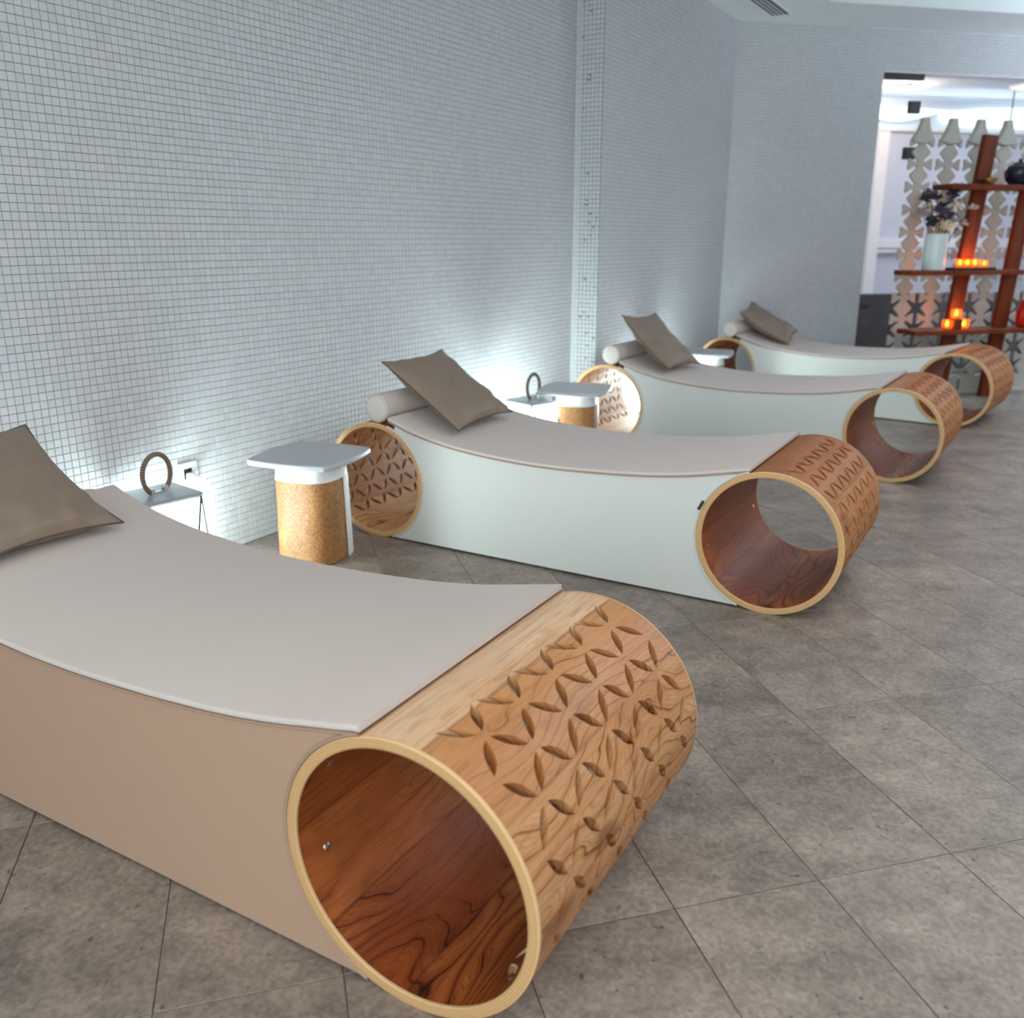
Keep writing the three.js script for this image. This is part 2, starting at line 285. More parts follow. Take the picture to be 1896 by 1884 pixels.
// ---------------------------------------------------------------- ceiling with a shallow tray, air slots
{
  const outline = [W0, P1, P2, P3, W4, W5].map((p) => p.clone());
  const grow = outline.map((p) => p.clone());
  const sh = new THREE.Shape(grow);
  const C = new V2(2.253, 7.082), c2 = C.clone().addScaledVector(B, 5.2), c3 = c2.clone().addScaledVector(D1, -6.0), c4 = C.clone().addScaledVector(D1, -6.0);
  const hole = [C, c2, c3, c4]; sh.holes.push(new THREE.Path(hole));
  const g = extrude(sh, 0.10); g.rotateX(-Math.PI / 2); g.translate(0, CEIL, 0);
  const lidShape = new THREE.Shape([W0, P1, P2, P3, W4, W5]);
  const lid = extrude(lidShape, 0.06); lid.rotateX(-Math.PI / 2); lid.translate(0, CEIL + 0.10, 0);
  struct('ceiling', merge([g, lid]), M.plaster);
  // slot diffuser by the far wall
  const turn = angleOf(D1), end = 7.414, o = D1.clone().multiplyScalar(end).addScaledVector(N1, -2.195);
  const vent = thing('air_vent', 'white ceiling air diffuser with four black slots beside the far mosaic wall', 'vent', [o.x, CEIL, -o.y], turn);
  mesh('frame', merge([box(1.4, 0.006, 0.016, -0.69, -0.003, -0.075), box(1.4, 0.006, 0.016, -0.69, -0.003, 0.075), box(0.014, 0.006, 0.15, 0.007, -0.003, 0)]), M.plaster, vent);
  for (let i = 0; i < 4; i++) { const z = -0.048 + i * 0.032; mesh('slot', box(1.38, 0.003, 0.020, -0.69, -0.0016, z), M.black, vent); if (i < 3) mesh('vane', box(1.38, 0.005, 0.010, -0.69, -0.0026, z + 0.016), M.plaster, vent); }
  numberParts(vent);
}

// added ceiling fill lights, out of view (in the part of the ceiling above and behind the photographer)
FILL_CEILING_LIGHTS.forEach(([s, t, w, l, k, c], i) => {
  const q = inRoom(s, t), k0 = (s - 0.92) / 0.713, inTray = k0 > 0.5 && k0 < 4.7 && t > 4.7 + 0.7 * k0 && t < 9.6 + 0.7 * k0, y = inTray ? CEIL + 0.10 : CEIL, turn = angleOf(N1);
  const where = ['above the nearest lounger', 'behind and right of the photographer', 'to the right of the nearest lounger', 'over the floor beside the second lounger', 'in the ceiling tray beside the third lounger', 'above the open floor on the right'][i];
  const f = thing('ceiling_light', `${i < 3 ? 'warm white' : 'neutral white'} long added ceiling fill light ${where}`, 'ceiling light', [q.x, y, -q.y], turn);
  mesh('frame', merge([box(w + 0.04, 0.03, 0.02, 0, -0.015, -l / 2 - 0.01), box(w + 0.04, 0.03, 0.02, 0, -0.015, l / 2 + 0.01), box(0.02, 0.03, l, -w / 2 - 0.01, -0.015, 0), box(0.02, 0.03, l, w / 2 + 0.01, -0.015, 0)]), M.plaster, f);
  const m = M.led.clone(); m.emissive = lin(...c); mesh('diffuser', box(w, 0.01, l, 0, -0.012, 0), m, f);
  const a = new THREE.RectAreaLight(lin(...c), k, w, l); a.position.set(0, -0.035, 0); a.rotation.x = -Math.PI / 2; f.add(a); numberParts(f);
});

// uplighter added beyond the right edge of the picture to brighten the ceiling
{
  const t = thing('floor_lamp', 'tall slim black uplighter added right of the wooden shelf, outside the picture, to brighten the ceiling', 'lamp', [6.5, 0, -6.7]);
  const pole = new THREE.CylinderGeometry(0.014, 0.014, 1.75, 12); pole.translate(0, 0.885, 0); mesh('pole', pole, M.blackMetal, t);
  const foot = new THREE.CylinderGeometry(0.15, 0.16, 0.02, 32); foot.translate(0, 0.01, 0); mesh('base', foot, M.blackMetal, t);
  mesh('bowl', new THREE.LatheGeometry([new V2(0.015, 1.75), new V2(0.09, 1.77), new V2(0.15, 1.83), new V2(0.145, 1.83), new V2(0.085, 1.78), new V2(0.001, 1.765)], 32), M.blackMetal, t);
  const d = new THREE.CylinderGeometry(0.13, 0.13, 0.004, 32); d.translate(0, 1.815, 0); const dm = M.led.clone(); dm.emissive = lin(0.84, 0.97, 1); mesh('diffuser', d, dm, t);
  const l = new THREE.SpotLight(lin(0.78, 0.88, 1.0), 72, 0, 1.35, 0.6); l.position.set(0, 1.84, 0); l.target.position.set(-0.6, 4, 0); t.add(l, l.target); l.castShadow = true; l.shadow.radius = 6;
}

// ---------------------------------------------------------------- next room behind the glass
const wallPoint = (s, y, depth = 0) => { const p = P3.clone().addScaledVector(B, s).addScaledVector(NB, -depth); return new V3(p.x, y, -p.y); };
const backTurn = angleOf(B);
{
  const place = (o, s, depth) => { o.position.copy(wallPoint(s, 0, depth)); o.rotation.y = backTurn; return o; };
  place(struct('floor_far_room', box(9, 0.2, 5, 0, -0.1, 0), M.floorBed), 4, 2.65);
  place(struct('wall_far_room', box(9, 2.9, 0.1, 0, 1.45, -0.05), M.farWall), 4, 3.0);
  place(struct('wall_far_room_left', box(0.1, 2.9, 2.9, 0, 1.45, 0), M.farWall), 0.2, 1.55);
  place(struct('wall_far_room_right', box(0.1, 2.9, 2.9, 0, 1.45, 0), M.farWall), 8.3, 1.55);
  place(struct('ceiling_far_room', box(9, 0.1, 3, 0, 2.79, 0), M.farWall), 4, 1.6);
  place(struct('trim_1', box(0.14, 2.38, 0.04, 0, 1.19, 0.02), M.brightTrim), 3.375, 3.0);
  place(struct('trim_2', merge([box(4.6, 0.09, 0.04, 2.3, 1.12, 0.02), box(4.6, 0.03, 0.06, 2.3, 1.03, 0.03)]), M.brightTrim), 3.445, 3.0);
  place(struct('trim_3', box(4.8, 0.05, 0.05, 2.4, 2.405, 0.025), M.brightTrim), 3.305, 3.0);
  const low = place(struct('trim_4', rbox(5.2, 0.70, 0.08, 0.008, 2.6, 0.35, 0), M.darkPanel), OPEN_S, 0.32);
  // luminous cove: a slack curtain of light under the far ceiling
  const s = new THREE.Shape(); s.moveTo(0, 0.22); s.lineTo(0, 0.12); s.bezierCurveTo(0.2, 0.0, 0.5, 0.02, 0.95, 0.15); s.bezierCurveTo(0.9, 0.08, 0.95, 0.03, 1.2, 0.0); s.lineTo(4.9, 0.0); s.lineTo(4.9, 0.20); s.bezierCurveTo(3.0, 0.22, 1.7, 0.26, 1.25, 0.18); s.bezierCurveTo(0.9, 0.16, 0.6, 0.20, 0, 0.22);
  const cv = place(mesh('cove_light', extrude(s, 0.03, 0, 16), M.cove), 3.1, 2.94); cv.position.y = 2.44;
  tag(cv, 'wavy strip of cold white cove light high behind the glass wall', 'cove light');
  const al = new THREE.RectAreaLight(lin(0.84, 0.97, 1.0), 5, 5.0, 0.25); al.position.copy(wallPoint(4.4, 2.42, 2.84)); al.lookAt(wallPoint(4.4, 2.30, 0)); scene.add(al);
  al.rotateY(0);
  const sp = thing('ceiling_light', 'small warm round downlight seen just above the patterned screen', 'ceiling light', wallPoint(3.0, 2.74, 2.2).toArray(), backTurn);
  const fx = new THREE.CylinderGeometry(0.10, 0.10, 0.02, 24); fx.translate(0, -0.01, 0); mesh('housing', fx, M.whitePaint, sp);
  // panels added to light the far room from its ceiling
  for (const [q, w] of [[2.2, 'left'], [4.6, 'right']]) {
    const f = thing('ceiling_light', `square lavender white ceiling panel added to light the room behind the glass, ${w} one`, 'ceiling light', wallPoint(q, 2.74, 1.5).toArray(), backTurn);
    mesh('frame', rbox(0.94, 0.03, 0.94, 0.005, 0, -0.015, 0), M.whitePaint, f); const m = M.led.clone(); m.emissive = lin(0.9, 0.9, 1); mesh('diffuser', box(0.9, 0.006, 0.9, 0, -0.033, 0), m, f);
    const a = new THREE.RectAreaLight(lin(0.90, 0.92, 1.0), 6.5, 0.9, 0.9); a.position.set(0, -0.045, 0); a.rotation.x = -Math.PI / 2; f.add(a);
  }
  const g2 = new THREE.CylinderGeometry(0.085, 0.085, 0.006, 24); g2.translate(0, -0.023, 0); const wm = M.led.clone(); wm.emissive = lin(1, 0.85, 0.66); wm.emissiveIntensity = 2; mesh('diffuser', g2, wm, sp);
  const spl = new THREE.PointLight(lin(1, 0.8, 0.6), 2); spl.position.set(0, -0.06, 0); sp.add(spl);
  // frameless glass: panes, head rail, patch fittings
  const glazing = struct('window_1', box(1, 1, 1), M.glass); glazing.geometry = rbox(0.36, OPEN_H - 0.06, 0.012, 0.002, 0.18 + 0.004, (OPEN_H - 0.06) / 2, 0); place(glazing, OPEN_S, 0.07);
  const fill_pane2 = struct('door_1', rbox(0.93, OPEN_H - 0.10, 0.012, 0.002, 0.465, (OPEN_H - 0.10) / 2 + 0.01, 0), M.glass); place(fill_pane2, OPEN_S + 0.37, 0.07);
  const fill_pane3 = struct('window_2', rbox(3.8, OPEN_H - 0.06, 0.012, 0.002, 1.9, (OPEN_H - 0.06) / 2, 0), M.glass); place(fill_pane3, OPEN_S + 1.31, 0.07);
  place(struct('trim_7', box(5.1, 0.012, 0.13, 2.56, OPEN_H - 0.006, -0.075), M.whitePaint), OPEN_S, 0);
  place(struct('trim_5', rbox(0.40, 0.055, 0.05, 0.004, 0.2, OPEN_H - 0.03, 0), M.blackMetal), OPEN_S, 0.055);
  for (const [y, w] of [[2.215, 0.10], [1.86, 0.10]]) { const h = mesh('patch_fitting', rbox(w, 0.095, 0.04, 0.004, 0, 0, 0.0), M.blackMetal, fill_pane2); h.position.set(-0.012, y, 0); }
  numberParts(fill_pane2);
  struct('trim_6', box(0.004, OPEN_H - 0.2, 0.016, 0, (OPEN_H - 0.2) / 2, 0), M.blackMetal).position.copy(wallPoint(OPEN_S + 1.306, 0.1, 0.07));
}

// ---------------------------------------------------------------- loungers
const R = 0.2365, SPAN = 1.589, WID = 0.663, SHELL = 0.018;
function bendPanel() { // perforated shell: unrolled sheet with lens-shaped holes, bent to a tube about z
  const C = 2 * Math.PI * R, a0 = -200 * deg, sheet = new THREE.Shape([new V2(a0 * R, 0), new V2(a0 * R + C, 0), new V2(a0 * R + C, -WID), new V2(a0 * R, -WID)]);
  const holes = [], half = 0.0575, stepA = 15.4 * deg, rows = 9, top = 77 * deg;
  for (let i = 0; i < rows; i++) for (let j = 0; j < 10; j++) {
    const cx = (top - i * stepA) * R, cz = -(0.044 + (j + 0.5) * half), sgn = (i + j) % 2 ? 1 : -1;
    const dir = new V2(sgn * stepA * R, -half).normalize(), nor = new V2(-dir.y, dir.x), L = 0.033, Wd = 0.0096, pts = [];
    for (const s of [1, -1]) for (let k = 0; k < 6; k++) { const t = -1 + k / 3; const x = s * t; pts.push(new V2(cx, cz).addScaledVector(dir, x * L).addScaledVector(nor, s * Wd * (1 - x * x))); }
    if (THREE.ShapeUtils.isClockWise(pts)) pts.reverse(); holes.push(pts); sheet.holes.push(new THREE.Path(pts));
  }
  const flat = new THREE.ShapeGeometry(sheet, 1), pos = flat.attributes.position, ix = flat.index.array, tris = [];
  const lim = 4.5 * deg * R;
  const split = (a, b, c, d) => { const e = [[a, b, c], [b, c, a], [c, a, b]].map((t) => [Math.abs(t[0].x - t[1].x), t]).sort((p, q) => q[0] - p[0])[0];
    if (e[0] <= lim || d > 12) { tris.push([a, b, c]); return; } const [p, q, r] = e[1], m = p.clone().add(q).multiplyScalar(0.5); split(p, m, r, d + 1); split(m, q, r, d + 1); };
  for (let i = 0; i < ix.length; i += 3) split(...[0, 1, 2].map((k) => new V2(pos.getX(ix[i + k]), pos.getY(ix[i + k]))), 0);
  const outer = { p: [], n: [], u: [] }, inner = { p: [], n: [], u: [] }, RI = R - SHELL;
  const put = (o, q, r, s) => { const a = q.x / R; o.p.push(r * Math.cos(a), r * Math.sin(a), q.y); o.n.push(s * Math.cos(a), s * Math.sin(a), 0); o.u.push(-q.y / 0.7, a / (2 * Math.PI)); };
  const area = (t) => (t[1].x - t[0].x) * (t[2].y - t[0].y) - (t[2].x - t[0].x) * (t[1].y - t[0].y);
  for (const t of tris) { // sheet (arc, z): outward normal needs arc x z = -r, so a negative area faces out
    const f = area(t) > 0 ? t : [t[0], t[2], t[1]]; for (const q of f) put(outer, q, R, 1); for (const q of [f[0], f[2], f[1]]) put(inner, q, RI, -1);
  }
  const wall = (o, a, b, c) => { const v = [a, b, c].map((t) => new V3(t[1] * Math.cos(t[0].x / R), t[1] * Math.sin(t[0].x / R), t[0].y)), n = v[1].clone().sub(v[0]).cross(v[2].clone().sub(v[0])).normalize(); v.forEach((w, i) => { o.p.push(w.x, w.y, w.z); o.n.push(n.x, n.y, n.z); o.u.push(-[a, b, c][i][0].y / 0.7, [a, b, c][i][0].x / R / (2 * Math.PI) + (R - [a, b, c][i][1])); }); };
  for (const h of holes) for (let i = 0; i < h.length; i++) { const a = h[i], b = h[(i + 1) % h.length]; wall(outer, [a, R], [b, R], [a, RI]); wall(outer, [b, R], [b, RI], [a, RI]); }
  const geo = (o) => { const g = new THREE.BufferGeometry(); g.setAttribute('position', new THREE.Float32BufferAttribute(o.p, 3)); g.setAttribute('normal', new THREE.Float32BufferAttribute(o.n, 3)); g.setAttribute('uv', new THREE.Float32BufferAttribute(o.u, 2)); return g; };
  return [geo(outer), geo(inner)];
}
const [ROLL_OUT, ROLL_IN] = bendPanel();
const RIM = (() => { // plywood edge, slightly eased, lying in the plane z = 0 facing +z
  const a = R - SHELL - 0.0006, e = R + 0.0006, pts = [new V2(a, -0.004), new V2(a, 0.0005), new V2(a + 0.0015, 0.002), new V2(e - 0.0015, 0.002), new V2(e, 0.0005), new V2(e, -0.004)];
  const g = new THREE.LatheGeometry(pts, 96), uv = g.attributes.uv, p = g.attributes.position; for (let i = 0; i < uv.count; i++) { const r = Math.hypot(p.getX(i), p.getZ(i)); uv.setXY(i, 0.5, (r - a) / SHELL); }
  g.rotateX(Math.PI / 2); return g;
})();
const BOLT = (() => { const g = new THREE.LatheGeometry([new V2(0, 0.004), new V2(0.004, 0.0035), new V2(0.0075, 0.001), new V2(0.008, 0)], 16); return g; })();

const seatCurve = new THREE.CatmullRomCurve3([[-1.512, 0.500], [-1.40, 0.462], [-1.247, 0.430], [-1.092, 0.412], [-0.873, 0.401], [-0.667, 0.404], [-0.415, 0.421], [-0.277, 0.439], [-0.17, 0.460], [-0.072, 0.480]].map(([x, y]) => new V3(x, y, 0)), false, 'centripetal');
const seatPts = seatCurve.getPoints(64);
const seatY = (u) => { for (let i = 1; i < seatPts.length; i++) if (seatPts[i].x >= u) { const a = seatPts[i - 1], b = seatPts[i]; return lerp(a.y, b.y, clamp((u - a.x) / (b.x - a.x))); } return seatPts.at(-1).y; };
function bodyGeometry() {
  const s = new THREE.Shape(), rr = R + 0.003, arc = (cx, from, to) => { for (let i = 0; i <= 24; i++) { const t = lerp(from, to, i / 24) * deg; s.lineTo(cx + rr * Math.cos(t), R + rr * Math.sin(t)); } };
  s.moveTo(-SPAN + 0.088, 0.019);
  s.lineTo(-0.088, 0.019); arc(0, 249, 116);
  for (let i = 62; i >= 2; i--) { const x = seatPts[i].x, y = seatPts[i].y - 0.012; if (Math.hypot(x, y - R) > rr + 0.012 && Math.hypot(x + SPAN, y - R) > rr + 0.012) s.lineTo(x, y); }
  arc(-SPAN, 64, -69); s.closePath();
  const g = extrude(s, WID - 0.002, 0.004, 4, 2); g.translate(0, 0, -WID + 0.001); return g;
}
function padGeometry() {
  const s = new THREE.Shape(), n = seatPts.length; s.moveTo(seatPts[0].x, seatPts[0].y);
  for (let i = 1; i < n; i++) s.lineTo(seatPts[i].x, seatPts[i].y);
  for (let i = n - 1; i >= 0; i--) s.lineTo(seatPts[i].x, seatPts[i].y - 0.012);
  s.closePath(); const g = extrude(s, WID + 0.004, 0.0045, 2, 3); g.translate(0, 0, -WID - 0.002); return toCreasedNormals(g, 0.6);
}
const BODY = bodyGeometry(), PAD = padGeometry();
const PIPES = [0.001, -WID - 0.001].map((z) => new THREE.TubeGeometry(new THREE.CatmullRomCurve3(seatPts.map((p) => new V3(p.x, p.y - 0.0145, z))), 90, 0.0024, 6));
const SKIRT = (() => { const pts = []; for (let i = 0; i <= 40; i++) { const t = lerp(250, 108, i / 40) * deg; pts.push(new V3((R + 0.004) * Math.cos(t), R + (R + 0.004) * Math.sin(t), 0.001)); } return new THREE.TubeGeometry(new THREE.CatmullRomCurve3(pts), 60, 0.0034, 6); })();
const SKIRT_HEAD = SKIRT.clone().scale(-1, 1, 1).translate(-SPAN, 0, 0); { const i = SKIRT_HEAD.index.array; for (let k = 0; k < i.length; k += 3) { const t = i[k]; i[k] = i[k + 1]; i[k + 1] = t; } }

function addRoll(parent, name, x, flip, outMat) {
  const r = mesh(name, ROLL_OUT, outMat, parent); r.position.set(x, R, flip ? -WID : 0); if (flip) r.rotation.y = Math.PI;
  mesh('inner_veneer', ROLL_IN, M.teak, r);
  const front = mesh('edge_band', RIM, M.ply, r), back = mesh('edge_band', RIM, M.ply, r); back.rotation.y = Math.PI; back.position.z = -WID;
  for (const [t, z] of [[150, 0.06], [196, 0.06], [-42, 0.05], [150, WID - 0.06], [196, WID - 0.06]]) { const b = mesh('bolt', BOLT, M.steel, r), a = t * deg; b.position.set((R - SHELL) * Math.cos(a), (R - SHELL) * Math.sin(a), -z); b.rotation.z = a + Math.PI / 2; }
  return r;
}
function makeLounger(label, outMat) {
  const t = thing('lounger', label, 'lounger', [0, 0, 0], 0, 'loungers in a row along the mosaic wall');
  mesh('body', BODY, M.fabricTanWarmLit, t); mesh('seat_pad', PAD, M.fabric, t);
  for (const g of PIPES) mesh('piping', g, M.fabricTanWarmLit, t);
  mesh('edge_piping', SKIRT, M.fabricTanWarmLit, t); mesh('edge_piping', SKIRT_HEAD, M.fabricTanWarmLit, t);
  addRoll(t, 'foot_roll', 0, false, outMat); addRoll(t, 'head_roll', -SPAN, true, outMat);
  numberParts(t); return t;
}
const LOUNGERS = [[-0.1658, 1.1493, -0.5261], [0.8168, 2.7191, -0.5274], [1.8869, 4.377, -0.575], [2.8431, 5.7699, -0.6672]];
const loungerLabels = [
  'fabric lounger nearest the viewer, its sides tinted as if in warm light, with a large perforated wooden roll at its foot',
  'white sided lounger second from the front, behind the first cork side table',
  'white sided lounger third from the front, its cushion before the glowing far wall',
  'farthest white lounger, standing before the wooden shelf and patterned screen',
];
const lounge0 = makeLounger(loungerLabels[0], M.oak), loungers = [lounge0];
for (let i = 1; i < 4; i++) loungers.push(cloneThing(lounge0, loungerLabels[i]));
loungers.forEach((l, i) => { const [x, f, a] = LOUNGERS[i]; l.position.set(x, 0, -f); l.rotation.y = a; l.updateMatrixWorld(true);
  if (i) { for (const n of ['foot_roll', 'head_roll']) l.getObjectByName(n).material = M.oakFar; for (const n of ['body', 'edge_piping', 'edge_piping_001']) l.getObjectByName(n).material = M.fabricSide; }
  if (i < 3) l.getObjectByName('head_roll').getObjectByName('inner_veneer').material = M.oakIn; });
{ const k = mesh('care_tag', rbox(0.010, 0.035, 0.006, 0.002), M.black, loungers[1]); k.position.set(-0.224, 0.335, 0.004); k.rotation.z = -0.45; k.userData.label = 'small black tag at the roll'; }
const onLounger = (i, u, y, v) => loungers[i].localToWorld(new V3(u, y, -v));

// bolsters on the head rolls
const BR = 0.056, BOLSTER = (() => { const w = 0.50, pts = []; for (let i = 0; i <= 6; i++) { const t = i / 6 * Math.PI / 2; pts.push(new V2(BR - 0.01 + 0.01 * Math.sin(t), -w / 2 - 0 + 0.01 - 0.01 * Math.cos(t))); } for (let i = 0; i <= 6; i++) { const t = i / 6 * Math.PI / 2; pts.push(new V2(BR - 0.01 + 0.01 * Math.cos(t), w / 2 - 0.01 + 0.01 * Math.sin(t))); } const g = new THREE.LatheGeometry(pts, 40); g.rotateX(Math.PI / 2); return g; })();
const BCAP = (() => { const g = new THREE.LatheGeometry([new V2(0.0001, 0.007), new V2(0.02, 0.0065), new V2(0.038, 0.004), new V2(BR - 0.0095, 0)], 40); g.rotateX(Math.PI / 2); g.translate(0, 0, 0.25); return g; })();
const BSEAM = (() => { const g = new THREE.TorusGeometry(BR - 0.0015, 0.002, 6, 40); g.translate(0, 0, 0.242); return g; })();
const bolsterLabels = ['cylindrical bolster at the head of the nearest lounger, behind its brown cushion', 'cylindrical taupe bolster under the cushion of the second lounger from the front', 'cylindrical bolster under the cushion of the third lounger, close to the wall corner', 'cylindrical bolster on the farthest lounger, its round end coloured paler as if lit'];
let bolster0;
for (let i = 0; i < 4; i++) {
  const b = i ? cloneThing(bolster0, bolsterLabels[i]) : thing('bolster', bolsterLabels[0], 'bolster', [0, 0, 0], 0, 'bolsters on the head rolls');
  if (!i) { bolster0 = b; mesh('cover', BOLSTER, M.fabric, b); for (const s of [0, 1]) { const c = mesh('end_cap', BCAP, M.fabricCapLit, b), e = mesh('seam', BSEAM, M.fabric, b); if (s) c.rotation.y = e.rotation.y = Math.PI; } numberParts(b); }
  b.position.copy(onLounger(i, -1.570, 2 * R + BR + 0.001, i ? 0.252 : 0.225)); b.rotation.y = LOUNGERS[i][2];
}

// cushions
function cushionGeometry(seed, thick, slump) {
  const N = 36, p = [], u = [], ix = [], S = 0.215, bump = (x, y) => 0.010 * (vnoise(x * 2 + 9, y * 2 + 9, 64, 64, seed) - 0.5) + 0.004 * (vnoise(x * 6 + 20, y * 6 + 20, 64, 64, seed + 1) - 0.5);
  const side = (sgn) => { const base = p.length / 3; for (let j = 0; j <= N; j++) for (let i = 0; i <= N; i++) {
      const x = -1 + 2 * i / N, y = -1 + 2 * j / N, e = Math.pow((1 - x * x) * (1 - y * y), 0.42);
      const X = x * S * (1 - 0.085 * (1 - y * y)), Y = y * S * (1 - 0.085 * (1 - x * x));
      const fold = 0.006 * Math.exp(-Math.pow((Math.hypot(x - 0.9, y + 0.9) - 0.45) / 0.08, 2)) * e * 2;
      p.push(X, Y, sgn * thick * e + bump(X * 8, Y * 8) * (e > 0 ? Math.min(1, e * 3) : 0) * sgn + sgn * fold + slump * (x * x * y * 0.5 + y * y * 0.6)); u.push(X * 2, Y * 2);
    }
    for (let j = 0; j < N; j++) for (let i = 0; i < N; i++) { const a = base + j * (N + 1) + i, b = a + 1, c = a + N + 1, d = c + 1; sgn > 0 ? ix.push(a, b, d, a, d, c) : ix.push(a, d, b, a, c, d); } };
  side(1); side(-1);
  const g = new THREE.BufferGeometry(); g.setAttribute('position', new THREE.Float32BufferAttribute(p, 3)); g.setAttribute('uv', new THREE.Float32BufferAttribute(u, 2)); g.setIndex(ix); g.computeVertexNormals();
  const rim = []; for (const [ax, ay, bx, by] of [[-1, -1, 1, -1], [1, -1, 1, 1], [1, 1, -1, 1], [-1, 1, -1, -1]]) for (let k = 0; k < N; k++) { const x = lerp(ax, bx, k / N), y = lerp(ay, by, k / N); rim.push(new V3(x * S * (1 - 0.085 * (1 - y * y)), y * S * (1 - 0.085 * (1 - x * x)), slump * (x * x * y * 0.5 + y * y * 0.6))); }
  return [g, new THREE.TubeGeometry(new THREE.CatmullRomCurve3(rim, true, 'catmullrom', 0.1), 200, 0.0028, 6, true)];
}
const cushionSpots = [ // lounger, bottom edge (u, y), top edge (u, y), v of the near side, thickness, slump, skew
  [0, [-1.285, 0.462], [-1.66, 0.665], 0.085, 0.052, 0.02, 0.0, 'large brown leather look cushion leaning on the nearest lounger, cut by the left edge'],
  [1, [-1.245, 0.464], [-1.600, 0.694], 0.085, 0.050, 0.012, 0.02, 'brown cushion with crumpled corner leaning on the bolster of the second lounger'],
  [2, [-1.225, 0.458], [-1.555, 0.715], 0.075, 0.050, 0.03, -0.06, 'brown cushion tilted up on the third lounger, in front of the glowing far wall'],
  [3, [-1.25, 0.470], [-1.575, 0.640], 0.12, 0.060, 0.03, 0.25, 'brown cushion lying slumped on the farthest lounger'],
];
cushionSpots.forEach(([i, b, t, v, thick, slump, skew, label], k) => {
  const [g, rim] = cushionGeometry(300 + 7 * k, thick, slump), c = thing('cushion', label, 'cushion', [0, 0, 0], 0, 'brown cushions on the loungers');
  mesh('cover', g, M.leather, c); mesh('seam', rim, M.leatherSeam, c);
  const yv = new V3(t[0] - b[0], t[1] - b[1], 0).normalize(), xv = new V3(0, 0, -1), zv = xv.clone().cross(yv), m = new THREE.Matrix4().makeBasis(xv, yv, zv).setPosition((b[0] + t[0]) / 2, (b[1] + t[1]) / 2, -(v + 0.215));
  m.multiply(new THREE.Matrix4().makeRotationZ(skew)); m.premultiply(loungers[i].matrixWorld); m.decompose(c.position, c.quaternion, c.scale);
});

// ---------------------------------------------------------------- cork side tables
function squircle(h, n, N = 72) { return Array.from({ length: N }, (_, i) => { const a = (i + 0.5) / N * 2 * Math.PI, c = Math.cos(a), d = Math.sin(a), r = h / Math.pow(Math.pow(Math.abs(c), n) + Math.pow(Math.abs(d), n), 1 / n); return new V2(r * c, r * d); }); }
function bowedSquare(h, bow, cut) { // square with swelling sides and small eased corners
  const p = [], K = 14; for (let q = 0; q < 4; q++) for (let k = 0; k <= K; k++) { const t = lerp(-1 + cut, 1 - cut, k / K), x = h + bow * (1 - t * t), y = t * (h + 0.0), c = Math.cos(q * Math.PI / 2), d = Math.sin(q * Math.PI / 2); p.push(new V2(x * c - y * d, x * d + y * c)); }
  return new THREE.Shape(p);
}
function loft(rings, y, closed = true) { // side surface through outlines at given heights
  const p = [], u = [], ix = [], n = rings[0].length; rings.forEach((r, j) => { let len = 0; for (let i = 0; i <= n - (closed ? 0 : 1); i++) { const q = r[i % n], o = r[(i + n - 1) % n]; if (i) len += q.distanceTo(o); p.push(q.x, y[j], -q.y); u.push(len * 3, y[j] * 3); } });
  const m = closed ? n + 1 : n; for (let j = 0; j + 1 < rings.length; j++) for (let i = 0; i + 1 < m; i++) { const a = j * m + i, b = a + 1, c = a + m, d = c + 1; ix.push(a, b, d, a, d, c); }
  const g = new THREE.BufferGeometry(); g.setAttribute('position', new THREE.Float32BufferAttribute(p, 3)); g.setAttribute('uv', new THREE.Float32BufferAttribute(u, 2)); g.setIndex(ix); g.computeVertexNormals(); return g;
}
const tableLabels = ['cork side table with white top between the first two loungers', 'cork side table with white top beside the small lit lamp, by the third lounger', 'cork side table with white top at the head of the farthest lounger, mostly hidden'];
const tableSpots = [[-0.757, 3.285, -20], [0.343, 4.845, -18], [1.395, 6.46, -18]];
let table0;
tableSpots.forEach(([x, f, a], i) => {
  const t = i ? cloneThing(table0, tableLabels[i]) : thing('side_table', tableLabels[0], 'side table', [0, 0, 0], 0, 'cork side tables');
  if (!i) {
    table0 = t;
    const top = extrude(bowedSquare(0.166, 0.018, 0.045), 0.022, 0.006, 10, 3); top.rotateX(-Math.PI / 2); top.translate(0, 0.382, 0); mesh('table_top', top, M.tableTopDim, t);
    const ring = (h) => squircle(h, 3.0);
    const collar = loft([ring(0.1225), ring(0.120), ring(0.118), ring(0.132)], [0.318, 0.322, 0.362, 0.383]); mesh('collar', collar, M.lacquer, t);
    mesh('cork_body', loft([ring(0.1255), ring(0.123), ring(0.1195)], [0.003, 0.14, 0.32]), M.cork, t);
    const foot = extrude(new THREE.Shape(squircle(0.119, 3.0)), 0.012, 0.002, 10); foot.rotateX(-Math.PI / 2); mesh('base', foot, M.cork, t);
    // white upright strip that closes the cork wrap on the side away from the viewer
    const st = [], h0 = 0.1275, h1 = 0.1215; const strip = (h) => { const r = squircle(h, 3.0, 120); return r.filter((q) => { const w = Math.atan2(q.y, q.x) / deg; return w > 8 && w < 60; }); };
    mesh('joint_strip', loft([strip(h0), strip(0.125), strip(h1)], [0.002, 0.14, 0.322], false), M.lacquer, t);
    numberParts(t);
  }
  t.position.copy(P(x, f)); t.rotation.y = a * deg;
});

